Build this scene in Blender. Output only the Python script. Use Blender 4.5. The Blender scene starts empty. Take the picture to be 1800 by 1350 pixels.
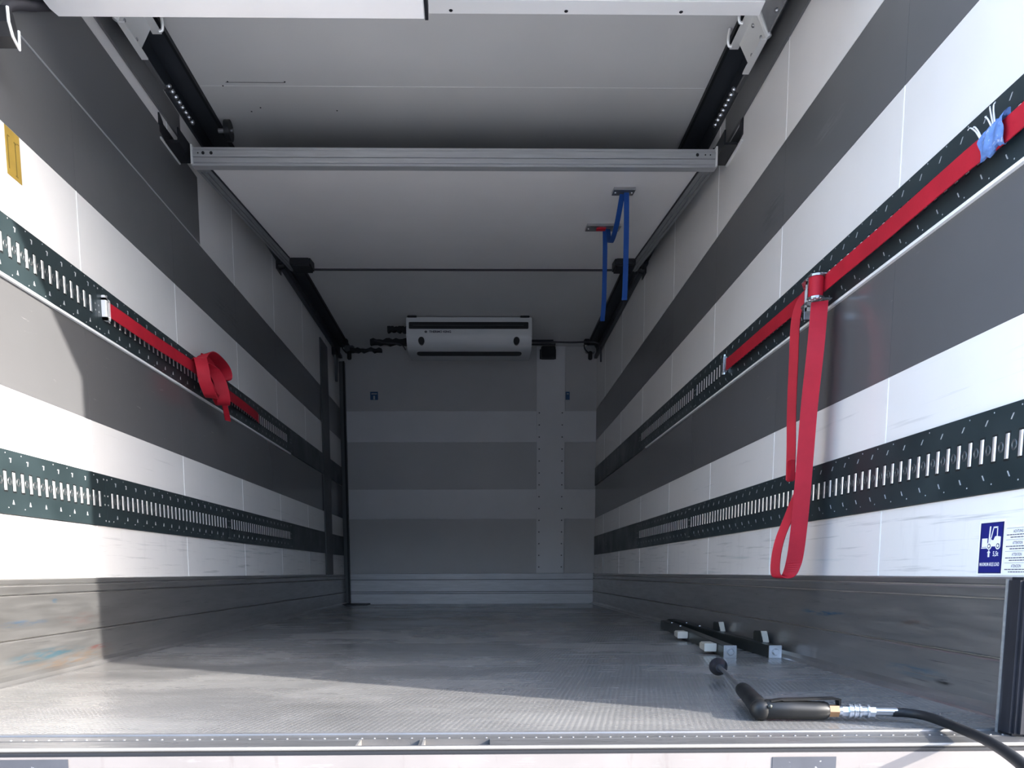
import bpy, bmesh, math, random
from mathutils import Vector, Matrix
random.seed(7)
SC = bpy.context.scene
COL = SC.collection
V = Vector

# ------------------------------------------------------------------ camera
cam_d = bpy.data.cameras.new('camera')
cam_d.sensor_fit = 'HORIZONTAL'; cam_d.sensor_width = 36.0
cam_d.lens = 27.0; cam_d.shift_x = (900.0 - 865.7) / 1800.0; cam_d.shift_y = (1165.9 - 675.0) / 1800.0
cam_d.clip_start = 0.02
cam = bpy.data.objects.new('camera', cam_d); COL.objects.link(cam)
pit, yaw, roll = -0.1177, 0.0140, -0.0034
f = V((math.sin(yaw)*math.cos(pit), math.cos(yaw)*math.cos(pit), math.sin(pit)))
r = V((math.cos(yaw), -math.sin(yaw), 0)); u = r.cross(f)
r2 = math.cos(roll)*r + math.sin(roll)*u; u2 = -math.sin(roll)*r + math.cos(roll)*u
M = Matrix((r2, u2, -f)).transposed().to_4x4(); M.translation = V((0.1120, 0.0, 0.3077))
cam.matrix_world = M
SC.camera = cam

# ------------------------------------------------------------------ sky, sun, exposure
SUN_TRAVEL = V((-1.0, 0.5586, -0.5586)).normalized()
world = bpy.data.worlds.new('sky'); SC.world = world; world.use_nodes = True
wn = world.node_tree; wn.nodes.clear()
sky = wn.nodes.new('ShaderNodeTexSky'); sky.sky_type = 'NISHITA'; sky.sun_disc = False
sky.sun_elevation = math.radians(26.5); sky.sun_rotation = math.radians(119.2)
sky.air_density = 1.0; sky.dust_density = 1.3; sky.ozone_density = 1.0
bg = wn.nodes.new('ShaderNodeBackground'); bg.inputs['Strength'].default_value = 0.68
wo = wn.nodes.new('ShaderNodeOutputWorld')
wn.links.new(sky.outputs[0], bg.inputs[0]); wn.links.new(bg.outputs[0], wo.inputs[0])
sun_d = bpy.data.lights.new('sun', 'SUN'); sun_d.energy = 6.6; sun_d.angle = math.radians(0.6)
sun_d.color = (1.0, 0.95, 0.88)
sun = bpy.data.objects.new('sun', sun_d); COL.objects.link(sun)
sun.rotation_euler = SUN_TRAVEL.to_track_quat('-Z', 'Y').to_euler()
vs = SC.view_settings
vs.view_transform = 'Standard'; vs.look = 'None'; vs.gamma = 1.0; vs.use_curve_mapping = False
vs.exposure = 1.27
SC.cycles.max_bounces = 10; SC.cycles.diffuse_bounces = 7; SC.cycles.glossy_bounces = 4
SC.cycles.use_adaptive_sampling = True; SC.cycles.adaptive_threshold = 0.03
SC.cycles.use_denoising = True
SC.cycles.sample_clamp_indirect = 8.0

# ------------------------------------------------------------------ materials
def nd(nt, t, **kw):
    n = nt.nodes.new(t)
    for k, v in kw.items(): setattr(n, k, v)
    return n
def mix_rgb(nt, fac, a, b, mode='MIX'):
    m = nd(nt, 'ShaderNodeMix', data_type='RGBA', blend_type=mode)
    for s, v in ((0, fac), (6, a), (7, b)):
        if hasattr(v, 'is_output'): nt.links.new(v, m.inputs[s])
        else: m.inputs[s].default_value = v if s == 0 else (*v[:3], 1)
    return m.outputs[2]
def noise(nt, scale, vec=None, detail=4, rough=0.55, stretch=None):
    n = nd(nt, 'ShaderNodeTexNoise'); n.inputs['Scale'].default_value = scale
    n.inputs['Detail'].default_value = detail; n.inputs['Roughness'].default_value = rough
    tc = nd(nt, 'ShaderNodeTexCoord')
    if stretch:
        mp = nd(nt, 'ShaderNodeMapping'); mp.inputs['Scale'].default_value = stretch
        nt.links.new(tc.outputs['Object'], mp.inputs[0]); nt.links.new(mp.outputs[0], n.inputs['Vector'])
    else: nt.links.new(tc.outputs['Object'], n.inputs['Vector'])
    return n.outputs['Fac']
def ramp(nt, src, a, b, lo=0.0, hi=1.0):
    m = nd(nt, 'ShaderNodeMapRange'); nt.links.new(src, m.inputs[0])
    for i, v in zip((1, 2, 3, 4), (a, b, lo, hi)): m.inputs[i].default_value = v
    return m.outputs[0]
def math_n(nt, op, a, b):
    m = nd(nt, 'ShaderNodeMath', operation=op)
    for i, v in ((0, a), (1, b)):
        if hasattr(v, 'is_output'): nt.links.new(v, m.inputs[i])
        else: m.inputs[i].default_value = v
    return m.outputs[0]
MATS = {}
def mat(name, col, rough=0.5, metal=0.0, spec=0.5, var=0.0, vscale=3.0, vstretch=None, scuff=(), streak=None, bump=None, rvar=0.0):
    """var: large soft soiling. streak: (colour, stretch, lo, hi, amount). scuff: [(colour, centre, half size, strength)]."""
    m = bpy.data.materials.new(name); m.use_nodes = True; nt = m.node_tree
    b = nt.nodes['Principled BSDF']
    b.inputs['Metallic'].default_value = metal; b.inputs['Roughness'].default_value = rough
    b.inputs['Specular IOR Level'].default_value = spec
    c = None
    if var:
        n = noise(nt, vscale, stretch=vstretch)
        c = mix_rgb(nt, ramp(nt, n, 0.3, 0.75), tuple(x*(1-var) for x in col), tuple(min(1, x*(1+var*.6)) for x in col))
    base = c if c is not None else (*col, 1)
    for (scol, sst, lo, hi, amt) in (streak or []):
        n = noise(nt, 1.0, stretch=sst, detail=4, rough=0.65)
        base = mix_rgb(nt, ramp(nt, n, lo, hi, 0, amt), base, scol)
    sn = None
    for (scol, cen, half, st) in scuff:
        tc = nd(nt, 'ShaderNodeTexCoord')
        sb = nd(nt, 'ShaderNodeVectorMath', operation='SUBTRACT'); nt.links.new(tc.outputs['Object'], sb.inputs[0]); sb.inputs[1].default_value = cen
        dv = nd(nt, 'ShaderNodeVectorMath', operation='DIVIDE'); nt.links.new(sb.outputs[0], dv.inputs[0]); dv.inputs[1].default_value = half
        ln = nd(nt, 'ShaderNodeVectorMath', operation='LENGTH'); nt.links.new(dv.outputs[0], ln.inputs[0])
        msk = ramp(nt, ln.outputs['Value'], 1.0, 0.35)
        if sn is None: sn = noise(nt, 1.0, stretch=(60, 9, 90), detail=4)
        n = sn
        msk = math_n(nt, 'MULTIPLY', math_n(nt, 'MULTIPLY', msk, ramp(nt, n, 0.42, 0.6)), st)
        base = mix_rgb(nt, msk, base, scol)
    if hasattr(base, 'is_output'): nt.links.new(base, b.inputs['Base Color'])
    else: b.inputs['Base Color'].default_value = base
    if rvar:
        n = noise(nt, 5.0, stretch=vstretch)
        nt.links.new(ramp(nt, n, 0.3, 0.7, max(.03, rough-rvar), rough+rvar), b.inputs['Roughness'])
    if bump:
        n = noise(nt, bump[0], detail=3); bp = nd(nt, 'ShaderNodeBump'); bp.inputs['Strength'].default_value = bump[1]; bp.inputs['Distance'].default_value = bump[2]
        nt.links.new(n, bp.inputs['Height']); nt.links.new(bp.outputs[0], b.inputs['Normal'])
    MATS[name] = m
    return m

DIRT = (0.30, 0.31, 0.31)
mat('white_gelcoat', (0.83, 0.812, 0.795), rough=0.22, var=0.05, vscale=1.6)
mat('white_gelcoat_low', (0.83, 0.812, 0.795), rough=0.25, var=0.06, vscale=1.6,
    streak=[(DIRT, (3, 2.2, 70), 0.58, 0.72, 0.55), ((0.42, 0.50, 0.50), (3, 1.1, 34), 0.62, 0.74, 0.5), ((.5,.5,.5), (3, 14, 3), .56, .75, .22)])
mat('white_gelcoat_mid', (0.83, 0.812, 0.795), rough=0.23, var=0.05, vscale=1.6,
    streak=[(DIRT, (3, 1.6, 60), 0.63, 0.76, 0.4)])
mat('grey_gelcoat', (0.112, 0.112, 0.116), rough=0.20, var=0.08, vscale=1.4, streak=[((.45,.44,.42), (5, 9, 60), .68, .78, .35)])
mat('grey_stripe', (0.120, 0.121, 0.126), rough=0.28, var=0.10, vscale=1.8, streak=[((.09,.095,.105), (2.2, 2.0, 2.6), .60, .72, .35)],
    scuff=[((.06,.062,.068), (1.23, 3.10, 1.67), (.1, .14, .07), .8), ((.20,.20,.205), (1.23, 2.62, 1.72), (.1, .12, .03), .7), ((.06,.062,.068), (-1.23, 4.3, 1.68), (.1, .3, .07), .7), ((.06,.062,.068), (1.23, 4.9, 1.70), (.1, .4, .06), .7)])
mat('grey_board', (0.120, 0.121, 0.126), rough=0.4, var=0.05, vscale=1.5)
mat('sealant', (0.93, 0.93, 0.92), rough=0.5)
mat('sealant_grey', (0.40, 0.41, 0.42), rough=0.6)
mat('ceiling_white', (0.70, 0.695, 0.685), rough=0.42, var=0.07, vscale=1.2)
mat('kick_alu', (0.42, 0.415, 0.41), rough=0.36, metal=0.88, var=0.12, vscale=2.0, vstretch=(3, 1.2, 14), rvar=0.08,
    streak=[((.08,.085,.09), (4, 5, 150), .62, .75, .6), ((.62,.62,.61), (4, 4, 120), .66, .78, .4)],
    scuff=[((.05,.22,.42), (1.23, 2.47, .175), (.1, .20, .012), .9), ((.10,.27,.42), (1.23, 1.93, .055), (.1, .16, .02), .6),
           ((.10,.36,.50), (-1.23, 2.36, .062), (.1, .24, .024), .75), ((.50,.09,.06), (-1.23, 2.68, .058), (.1, .10, .010), .8),
           ((.15,.32,.55), (-1.23, 2.25, .165), (.1, .14, .012), .7), ((.10,.35,.60), (-1.23, 2.42, .225), (.1, .02, .008), .9),
           ((.45,.25,.22), (-1.23, 2.55, .16), (.1, .16, .03), .35), ((.55,.32,.15), (-1.23, 2.5, .035), (.1, .3, .03), .45),
           ((.02,.02,.02), (1.23, 1.80, .045), (.1, .05, .012), .9), ((.28,.2,.16), (1.23, 1.95, .175), (.1, .10, .02), .5)])
mat('track_paint', (0.022, 0.034, 0.038), rough=0.38, var=0.25, vscale=5.0, rvar=0.08,
    streak=[((.25,.27,.28), (30, 160, 18), .70, .80, .5), ((.20,.22,.23), (50, 60, 60), .70, .78, .5)])
mat('track_white', (0.86, 0.86, 0.85), rough=0.4)
mat('slot_black', (0.006, 0.007, 0.008), rough=0.6)
mat('ring_metal', (0.09, 0.095, 0.10), rough=0.35, metal=0.5)
mat('slot_metal', (0.90, 0.90, 0.90), rough=0.30, metal=0.75)
mat('tick_light', (0.36, 0.37, 0.38), rough=0.5)
mat('rivet', (0.42, 0.42, 0.42), rough=0.3, metal=0.8)
mat('rivet_dull', (0.22, 0.22, 0.22), rough=0.4, metal=0.6)
mat('red_webbing', (0.44, 0.012, 0.028), rough=0.62, spec=0.3, var=0.18, vscale=9.0, bump=(260, 0.35, 0.001))
mat('blue_webbing', (0.008, 0.055, 0.24), rough=0.65, spec=0.3, var=0.1, vscale=8)
mat('blue_rag', (0.13, 0.25, 0.58), rough=0.8, var=0.35, vscale=40, streak=[((.7,.72,.8), (60, 60, 60), .60, .7, .7)])
mat('thread', (0.75, 0.74, 0.78), rough=0.8)
mat('zinc', (0.62, 0.63, 0.65), rough=0.28, metal=0.9, var=0.12, vscale=30, rvar=.08)
mat('white_zinc', (0.82, 0.82, 0.80), rough=0.35, metal=0.3)
mat('alu_profile', (0.52, 0.53, 0.54), rough=0.38, metal=0.55, var=0.12, vscale=3, vstretch=(2, 30, 30))
mat('alu_profile_side', (0.30, 0.31, 0.315), rough=0.42, metal=0.5, var=0.2, vscale=3, vstretch=(30, 3, 30))
mat('rail_brown', (0.155, 0.155, 0.16), rough=0.45, metal=0.3, var=0.1)
mat('rail_dark', (0.042, 0.048, 0.058), rough=0.42, metal=0.3, var=0.2, vscale=4)
mat('black', (0.006, 0.007, 0.010), rough=0.55)
mat('black_paint', (0.010, 0.011, 0.014), rough=0.4)
mat('black_rubber', (0.012, 0.013, 0.018), rough=0.42, var=0.3, vscale=12, streak=[((.05,.055,.07), (60, 60, 4), .55, .75, .6)])
mat('hose_rubber', (0.007, 0.0075, 0.009), rough=0.55, spec=0.35, var=0.25, vscale=30)
mat('gun_black', (0.006, 0.0065, 0.007), rough=0.45, spec=0.35, var=0.2, vscale=20)
mat('brass', (0.42, 0.24, 0.12), rough=0.35, metal=0.85)
mat('steel', (0.36, 0.36, 0.37), rough=0.3, metal=0.9)
mat('bar_steel', (0.035, 0.040, 0.038), rough=0.40, metal=0.5, var=0.3, vscale=10)
mat('lug_metal', (0.66, 0.65, 0.58), rough=0.33, metal=0.55)
mat('evap_white', (0.66, 0.67, 0.68), rough=0.4)
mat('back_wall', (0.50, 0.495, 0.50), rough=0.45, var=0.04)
mat('back_band', (0.70, 0.695, 0.71), rough=0.42, var=0.05, vscale=3, streak=[((.35,.36,.38), (2.5, 3, 60), .66, .78, .35)])
mat('back_kick', (0.50, 0.50, 0.515), rough=0.42, metal=0.3, var=0.12, vscale=3, vstretch=(2, 3, 20))
mat('post_grey', (0.085, 0.09, 0.095), rough=0.5)
mat('sticker_blue', (0.012, 0.016, 0.17), rough=0.35)
mat('sticker_navy', (0.010, 0.012, 0.07), rough=0.35)
mat('sticker_white', (0.86, 0.86, 0.88), rough=0.4)
mat('sticker_tag', (0.03, 0.09, 0.20), rough=0.4)
mat('ink', (0.03, 0.03, 0.06), rough=0.5)
mat('sticker_yellow', (0.40, 0.265, 0.05), rough=0.5, var=0.15, vscale=20)
mat('ink_brown', (0.16, 0.11, 0.02), rough=0.6)
mat('beam_cream', (0.165, 0.15, 0.143), rough=0.55, var=0.12, vscale=6,
    streak=[((.09,.07,.06), (26, 3, 7), .60, .78, .55), ((.28,.27,.27), (9, 9, 60), .6, .75, .5)])
mat('recess_cream', (0.34, 0.31, 0.285), rough=0.6, var=0.25, vscale=60)
mat('beam_patch', (0.045, 0.047, 0.055), rough=0.35, var=0.35, vscale=9, streak=[((.75,.75,.78), (40, 9, 40), .66, .72, .8)])
mat('sill_alu', (0.13, 0.13, 0.132), rough=0.35, metal=0.5, var=0.2, vscale=4, vstretch=(2, 20, 2), rvar=.1)
mat('sill_nose', (0.26, 0.25, 0.24), rough=0.35, metal=0.4, var=0.2, vscale=6)
mat('yard_dark_bounce', (0.16, 0.16, 0.165), rough=0.85, var=0.15, vscale=0.6)  # unseen ground, dark so little light bounces in from far out
mat('yard_bright_bounce', (0.56, 0.55, 0.54), rough=0.8, var=0.08, vscale=0.8)  # unseen slabs, pale to bounce sunlight into the truck
mat('blocker', (0.075, 0.08, 0.088), rough=0.7)  # unseen light blocker behind the camera
mat('blocker_door', (0.12, 0.125, 0.13), rough=0.6)
mat('body_white', (0.8, 0.8, 0.8), rough=0.4)
mat('panel_white', (0.81, 0.79, 0.78), rough=0.35, var=0.03)
mat('panel_trim', (0.84, 0.83, 0.82), rough=0.35)
mat('tube_grey', (0.045, 0.043, 0.052), rough=0.6)

def floor_material():
    m = bpy.data.materials.new('chequer_aluminium'); m.use_nodes = True; nt = m.node_tree
    b = nt.nodes['Principled BSDF']
    n1 = noise(nt, 1.0, stretch=(1.1, 1.8, 1), detail=6, rough=0.6)
    n2 = noise(nt, 1.0, stretch=(1.2, 26, 1), detail=5, rough=0.65)
    n3 = noise(nt, 5.0, detail=5)
    c = mix_rgb(nt, ramp(nt, n1, 0.35, 0.7), (0.21, 0.206, 0.20), (0.33, 0.322, 0.31))
    c = mix_rgb(nt, ramp(nt, n2, 0.45, 0.75, 0, 0.5), c, (0.17, 0.172, 0.175))
    c = mix_rgb(nt, ramp(nt, n3, 0.55, 0.8, 0, 0.35), c, (0.46, 0.45, 0.44))
    b.inputs['Metallic'].default_value = 0.42
    wet = math_n(nt, 'ADD', math_n(nt, 'MULTIPLY', n1, 0.7), math_n(nt, 'MULTIPLY', n2, 0.3))
    nt.links.new(ramp(nt, wet, 0.38, 0.60, 0.13, 0.36), b.inputs['Roughness'])
    tc = nd(nt, 'ShaderNodeTexCoord'); hs = []
    for ang in (math.radians(12), math.radians(-78)):
        mp = nd(nt, 'ShaderNodeMapping'); mp.inputs['Rotation'].default_value = (0, 0, ang)
        nt.links.new(tc.outputs['Object'], mp.inputs[0])
        w = nd(nt, 'ShaderNodeTexWave', wave_type='BANDS', bands_direction='X', wave_profile='SIN')
        w.inputs['Scale'].default_value = 2*math.pi/20/0.0125*1.0; w.inputs['Distortion'].default_value = 0.6
        w.inputs['Detail'].default_value = 1.0; w.inputs['Detail Scale'].default_value = 0.3
        nt.links.new(mp.outputs[0], w.inputs['Vector']); hs.append(w.outputs['Fac'])
    h = math_n(nt, 'MULTIPLY', hs[0], hs[1])
    c = mix_rgb(nt, ramp(nt, h, 0.0, 0.35, 0.32, 0.0), c, (0.12, 0.12, 0.12))
    nt.links.new(c, b.inputs['Base Color'])
    h = math_n(nt, 'MULTIPLY', h, ramp(nt, n1, 0.35, 0.6, 0.45, 1.0))
    bp = nd(nt, 'ShaderNodeBump'); bp.inputs['Strength'].default_value = 0.5; bp.inputs['Distance'].default_value = 0.0016
    nt.links.new(h, bp.inputs['Height']); nt.links.new(bp.outputs[0], b.inputs['Normal'])
    MATS['floor'] = m
floor_material()

# ------------------------------------------------------------------ mesh helpers
class MB:
    def __init__(s): s.v = []; s.f = []; s.mi = []
    def add(s, vs_, fs, mi=0):
        o = len(s.v); s.v += [tuple(x) for x in vs_]; s.f += [tuple(i+o for i in q) for q in fs]; s.mi += [mi]*len(fs); return s
    def box(s, x0, x1, y0, y1, z0, z1, mi=0):
        x0, x1 = min(x0, x1), max(x0, x1)
        vs_ = [(x, y, z) for z in (z0, z1) for y in (y0, y1) for x in (x0, x1)]
        return s.add(vs_, [(0,2,3,1), (4,5,7,6), (0,1,5,4), (2,6,7,3), (0,4,6,2), (1,3,7,5)], mi)
    def prism(s, poly, ax, a, b, mi=0):
        """poly: 2D points in the plane of the two other axes (in cyclic order), extruded along axis ax from a to b"""
        n = len(poly); vs_ = []
        for t in (a, b):
            for p in poly:
                vs_.append((t, p[0], p[1]) if ax == 0 else ((p[0], t, p[1]) if ax == 1 else (p[0], p[1], t)))
        fs = [tuple(range(n)), tuple(range(2*n-1, n-1, -1))] + [(i, i+n, (i+1) % n+n, (i+1) % n) for i in range(n)]
        return s.add(vs_, fs, mi)
    def tube(s, pts, rad, n=12, cap=True, mi=0):
        pts = [V(p) for p in pts]; rads = rad if isinstance(rad, (list, tuple)) else [rad]*len(pts)
        vs_ = []; up = None
        for i, p in enumerate(pts):
            t = (pts[min(i+1, len(pts)-1)] - pts[max(i-1, 0)])
            if t.length < 1e-9: t = V((0, 0, 1))
            t.normalize()
            if up is None:
                up = V((0, 0, 1)) if abs(t.z) < .9 else V((1, 0, 0))
            a = t.cross(up)
            if a.length < 1e-6: a = t.cross(V((0, 1, 0)))
            a.normalize(); up = a.cross(t).normalized()
            for k in range(n):
                th = 2*math.pi*k/n
                vs_.append(p + (a*math.cos(th) + up*math.sin(th))*rads[i])
        fs = []
        for i in range(len(pts)-1):
            for k in range(n):
                fs.append((i*n+k, i*n+(k+1) % n, (i+1)*n+(k+1) % n, (i+1)*n+k))
        if cap: fs += [tuple(range(n-1, -1, -1)), tuple((len(pts)-1)*n+k for k in range(n))]
        return s.add(vs_, fs, mi)
    def ribbon(s, pts, wv, th=0.003, mi=0):
        """webbing: centre line pts, half-width vectors wv, thickness th"""
        pts = [V(p) for p in pts]; wv = [V(w) for w in wv]; vs_ = []
        for i, p in enumerate(pts):
            t = (pts[min(i+1, len(pts)-1)] - pts[max(i-1, 0)]).normalized()
            n = t.cross(wv[i]).normalized()*th*.5
            vs_ += [p+wv[i]+n, p-wv[i]+n, p-wv[i]-n, p+wv[i]-n]
        fs = []
        for i in range(len(pts)-1):
            for k in range(4): fs.append((i*4+k, i*4+(k+1) % 4, (i+1)*4+(k+1) % 4, (i+1)*4+k))
        L = (len(pts)-1)*4
        fs += [(3, 2, 1, 0), (L, L+1, L+2, L+3)]
        return s.add(vs_, fs, mi)
    def dome(s, c, axis, rad, h, n=8, mi=0):
        c = V(c); a = V(axis).normalized(); b = a.orthogonal().normalized(); d = a.cross(b)
        vs_ = []; rows = ((1, 0), (.85, .55), (.45, .9))
        for rr, hh in rows:
            for k in range(n):
                t = 2*math.pi*k/n; vs_.append(c + (b*math.cos(t)+d*math.sin(t))*rad*rr + a*h*hh)
        vs_.append(c + a*h); fs = []
        for i in range(2):
            for k in range(n): fs.append((i*n+k, i*n+(k+1) % n, (i+1)*n+(k+1) % n, (i+1)*n+k))
        for k in range(n): fs.append((2*n+k, 2*n+(k+1) % n, 3*n))
        fs.append(tuple(range(n-1, -1, -1)))
        return s.add(vs_, fs, mi)
    def mesh(s, name, mats, smooth=False, bevel=0.0):
        me = bpy.data.meshes.new(name); me.from_pydata(s.v, [], s.f)
        mats = mats if isinstance(mats, (list, tuple)) else [mats]
        for m in mats: me.materials.append(MATS[m])
        me.polygons.foreach_set('material_index', s.mi)
        bm = bmesh.new(); bm.from_mesh(me)
        bmesh.ops.recalc_face_normals(bm, faces=bm.faces)
        if bevel:
            es = [e for e in bm.edges if e.is_manifold and e.calc_face_angle(0) > 0.7]
            bmesh.ops.bevel(bm, geom=es, offset=bevel, segments=2, affect='EDGES', clamp_overlap=True)
        bm.to_mesh(me); bm.free()
        if smooth:
            me.polygons.foreach_set('use_smooth', [True]*len(me.polygons))
            me.set_sharp_from_angle(angle=math.radians(38))
        return me
    def obj(s, name, mats, parent=None, smooth=False, bevel=0.0):
        return link(name, s.mesh(name, mats, smooth, bevel), parent)
def link(name, me, parent=None, loc=None, matrix=None):
    o = bpy.data.objects.new(name, me); COL.objects.link(o)
    if parent is not None:
        o.parent = parent; o.matrix_parent_inverse = Matrix.Translation(-V(parent.location))
    if matrix is not None: o.matrix_local = matrix
    elif loc is not None: o.location = loc
    return o
def tag(o, label, cat, group=None):
    o['label'] = label; o['category'] = cat
    if group: o['group'] = group
    return o
def thing(name, label, cat, loc=(0, 0, 0), group=None):
    o = bpy.data.objects.new(name, None); COL.objects.link(o); o.location = loc; o.empty_display_size = .05
    return tag(o, label, cat, group)
def struct(o, label=None):
    o['kind'] = 'structure'
    if label: o['label'] = label
    return o
def smooth_path(pts, k=8):
    pts = [V(p) for p in pts]; out = []
    for i in range(len(pts)-1):
        p0, p1, p2, p3 = pts[max(i-1, 0)], pts[i], pts[i+1], pts[min(i+2, len(pts)-1)]
        for j in range(k):
            t = j/k
            out.append(.5*((2*p1) + (p2-p0)*t + (2*p0-5*p1+4*p2-p3)*t*t + (3*p1-p0-3*p2+p3)*t**3))
    out.append(pts[-1]); return out
def text_mesh(body, size_w, size_h, font_bold=0.0):
    """lettering as a flat filled mesh fitted to a width and height, origin at its lower left"""
    cu = bpy.data.curves.new('lettering', 'FONT'); cu.body = body; cu.size = 1; cu.offset = font_bold; cu.resolution_u = 3
    o = bpy.data.objects.new('lettering', cu); COL.objects.link(o)
    dg = bpy.context.evaluated_depsgraph_get(); dg.update()
    me = bpy.data.meshes.new_from_object(o.evaluated_get(dg))
    bpy.data.objects.remove(o)
    xs = [v.co.x for v in me.vertices]; ys = [v.co.y for v in me.vertices]
    sx = size_w/(max(xs)-min(xs)); sy = size_h/(max(ys)-min(ys)); x0, y0 = min(xs), min(ys)
    for v in me.vertices: v.co = ((v.co.x-x0)*sx, (v.co.y-y0)*sy, 0)
    return me
def place_flat(me, fn, name, m, parent):
    """lay a flat mesh (x right, y up, z out) on a surface: fn(x,y,z) -> world"""
    for v in me.vertices: v.co = fn(v.co.x, v.co.y, v.co.z)
    me.materials.clear(); me.materials.append(MATS[m])
    return link(name, me, parent)

# ------------------------------------------------------------------ dimensions (metres)
XW, Y0, L, H = 1.23, 1.385, 7.6425, 2.4493
Z_KICK, Z_LT0, Z_LT1, Z_GB, Z_UT0, Z_UT1, Z_S0, Z_S1 = .294, .476, .6575, .834, 1.140, 1.316, 1.573, 1.870

# ------------------------------------------------------------------ unseen yard outside, added for its light, and the box shell
o = MB().box(-40, 40, -45, 45, -1.45, -1.15).obj('ground', 'yard_dark_bounce'); struct(o, 'unseen dark asphalt yard added to dim far daylight')  # added ground out of view, kept dark to limit distant bounce
for i in range(6): MB().box(-9+i*3, -6.01+i*3, -2.3, 1.9, -1.151, -1.13).obj('bounce_slab', 'yard_bright_bounce', o)  # unseen pale slabs, added to bounce sun onto ceiling and bulkhead
yb_ = struct(MB().box(-38, 38, -24, -14, -1.2, 6.2).obj('wall_blocker', 'blocker'), 'unseen dark warehouse front across the yard')  # never in view; placed to darken light from the horizon
for i in range(9): MB().box(-36+i*8.2, -32.5+i*8.2, -14, -13.93, -1.15, 3.0).obj('blocker_panel', 'blocker_door', yb_)
floor = struct(MB().box(-1.33, 1.33, 1.445, L+.1, -.09, 0).obj('floor', 'floor'), 'wet scratched aluminium chequer-plate truck floor')
ceil = struct(MB().box(-1.33, 1.33, Y0, L+.1, H+.006, H+.10).obj('ceiling', 'body_white'), 'white insulated truck ceiling')
for ya, yb in ((Y0, 2.34), (2.342, 3.689), (3.692, L)):
    MB().box(-XW, XW, ya, yb, H, H+.006).obj('ceiling_panel', 'ceiling_white', ceil)
for y in (2.341, 3.6905):
    MB().box(-1.12, 1.12, y-.0010, y+.0010, H-.0006, H+.004).obj('sealant_bead', 'sealant', ceil)
for x, y in ((-1.02, 3.69), (-.99, 3.66), (-.74, 3.66), (-.95, 3.88), (-.90, 3.85), (-.55, 3.87)):
    MB().dome((x, y, H), (0, 0, -1), .004, .002).obj('screw', 'black', ceil)
MB().box(-1.0, -.74, 3.664, 3.666, H-.0008, H).obj('sealant_bead', 'black', ceil)

SEAMS = {1: [2.163, 2.988, 3.808, 4.633, 5.458, 6.283, 7.108], -1: [1.915, 2.741, 3.566, 4.430, 5.25, 6.075, 6.90]}
BANDS = [('white_gelcoat_low', Z_KICK, Z_LT0), ('track_paint', Z_LT0, Z_LT1), ('white_gelcoat_mid', Z_LT1, Z_GB), ('grey_gelcoat', Z_GB, Z_UT0),
         ('track_paint', Z_UT0, Z_UT1), ('white_gelcoat', Z_UT1, Z_S0), ('grey_stripe', Z_S0, Z_S1), ('white_gelcoat', Z_S1, H)]
WALL = {}
for s, nm, lab in ((-1, 'wall_left', 'left truck wall of white and grey bands'), (1, 'wall_right', 'right truck wall of white and grey bands')):
    w = struct(MB().box(s*(XW+.006), s*(XW+.10), Y0, L+.1, -.09, H+.10).obj(nm, 'body_white'), lab)
    WALL[s] = w
    cuts = [Y0] + SEAMS[s] + [L]
    for m, za, zb in BANDS:
        if m == 'track_paint': continue
        g = .0012 if m.startswith('white') else .0005
        for ya, yb in zip(cuts[:-1], cuts[1:]):
            MB().box(s*XW, s*(XW+.006), ya+g, yb-g, za+.0006, zb-.0006).obj('wall_panel', m, w)
        if m.startswith('white'):
            for y in SEAMS[s]:
                MB().box(s*(XW-.0011), s*(XW+.005), y-.0019, y+.0019, za+.001, zb-.001).obj('sealant_bead', 'sealant', w)
    # aluminium kick planks with rounded edges and grooves between
    for za, zb, pr in ((.0, .118, .014), (.1215, .246, .012), (.2495, .2745, .014), (.2775, Z_KICK, .009)):
        MB().prism([(s*(XW+.006), za), (s*(XW-pr+.003), za), (s*(XW-pr), za+.003), (s*(XW-pr), zb-.003), (s*(XW-pr+.003), zb), (s*(XW+.006), zb)], 1, Y0, L).obj('kick_plank', 'kick_alu', w)
    MB().prism([(s*(XW-.014), 0.0), (s*(XW-.045), 0.0), (s*(XW-.040), .004), (s*(XW-.022), .010), (s*(XW-.014), .022)], 1, 1.45, L).obj('floor_cove', 'kick_alu', w)
# extra grey board on the left wall above its stripe
MB().box(-XW+.004, -XW-.001, Y0, 3.905, 1.8735, 2.172).obj('grey_board', 'grey_board', WALL[-1])
MB().box(-XW+.0042, -XW-.001, Y0, 3.905, 1.8705, 1.8728).obj('board_joint', 'sealant_grey', WALL[-1])

# back wall
wb = struct(MB().box(-1.33, 1.33, L+.006, L+.1, -.09, H+.1).obj('wall_back', 'body_white'), 'front bulkhead wall at the far end of the truck')
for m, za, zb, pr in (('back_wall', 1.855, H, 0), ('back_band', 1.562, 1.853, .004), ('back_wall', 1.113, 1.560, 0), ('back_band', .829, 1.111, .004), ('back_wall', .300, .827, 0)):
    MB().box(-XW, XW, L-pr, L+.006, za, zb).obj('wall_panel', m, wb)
MB().box(-XW, XW, L-.002, L+.006, 0, .299).obj('kick_backing', 'post_grey', wb)
for za, zb, pr in ((.0, .100, .018), (.105, .118, .014), (.123, .235, .014), (.241, .297, .018)):
    MB().box(-XW+.05, XW-.012, L-pr, L+.006, za, zb).obj('kick_plank', 'back_kick', wb, bevel=.003)
cs = MB().box(.653, .925, L-.020, L, .300, H).obj('cover_strip', 'back_band', wb, bevel=.003)
for i in range(14):
    for x in (.678, .900):
        MB().dome((x, L-.020, .36+.118*i*.96), (0, -1, 0), .007, .004, 6).obj('rivet', 'post_grey', cs)
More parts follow.
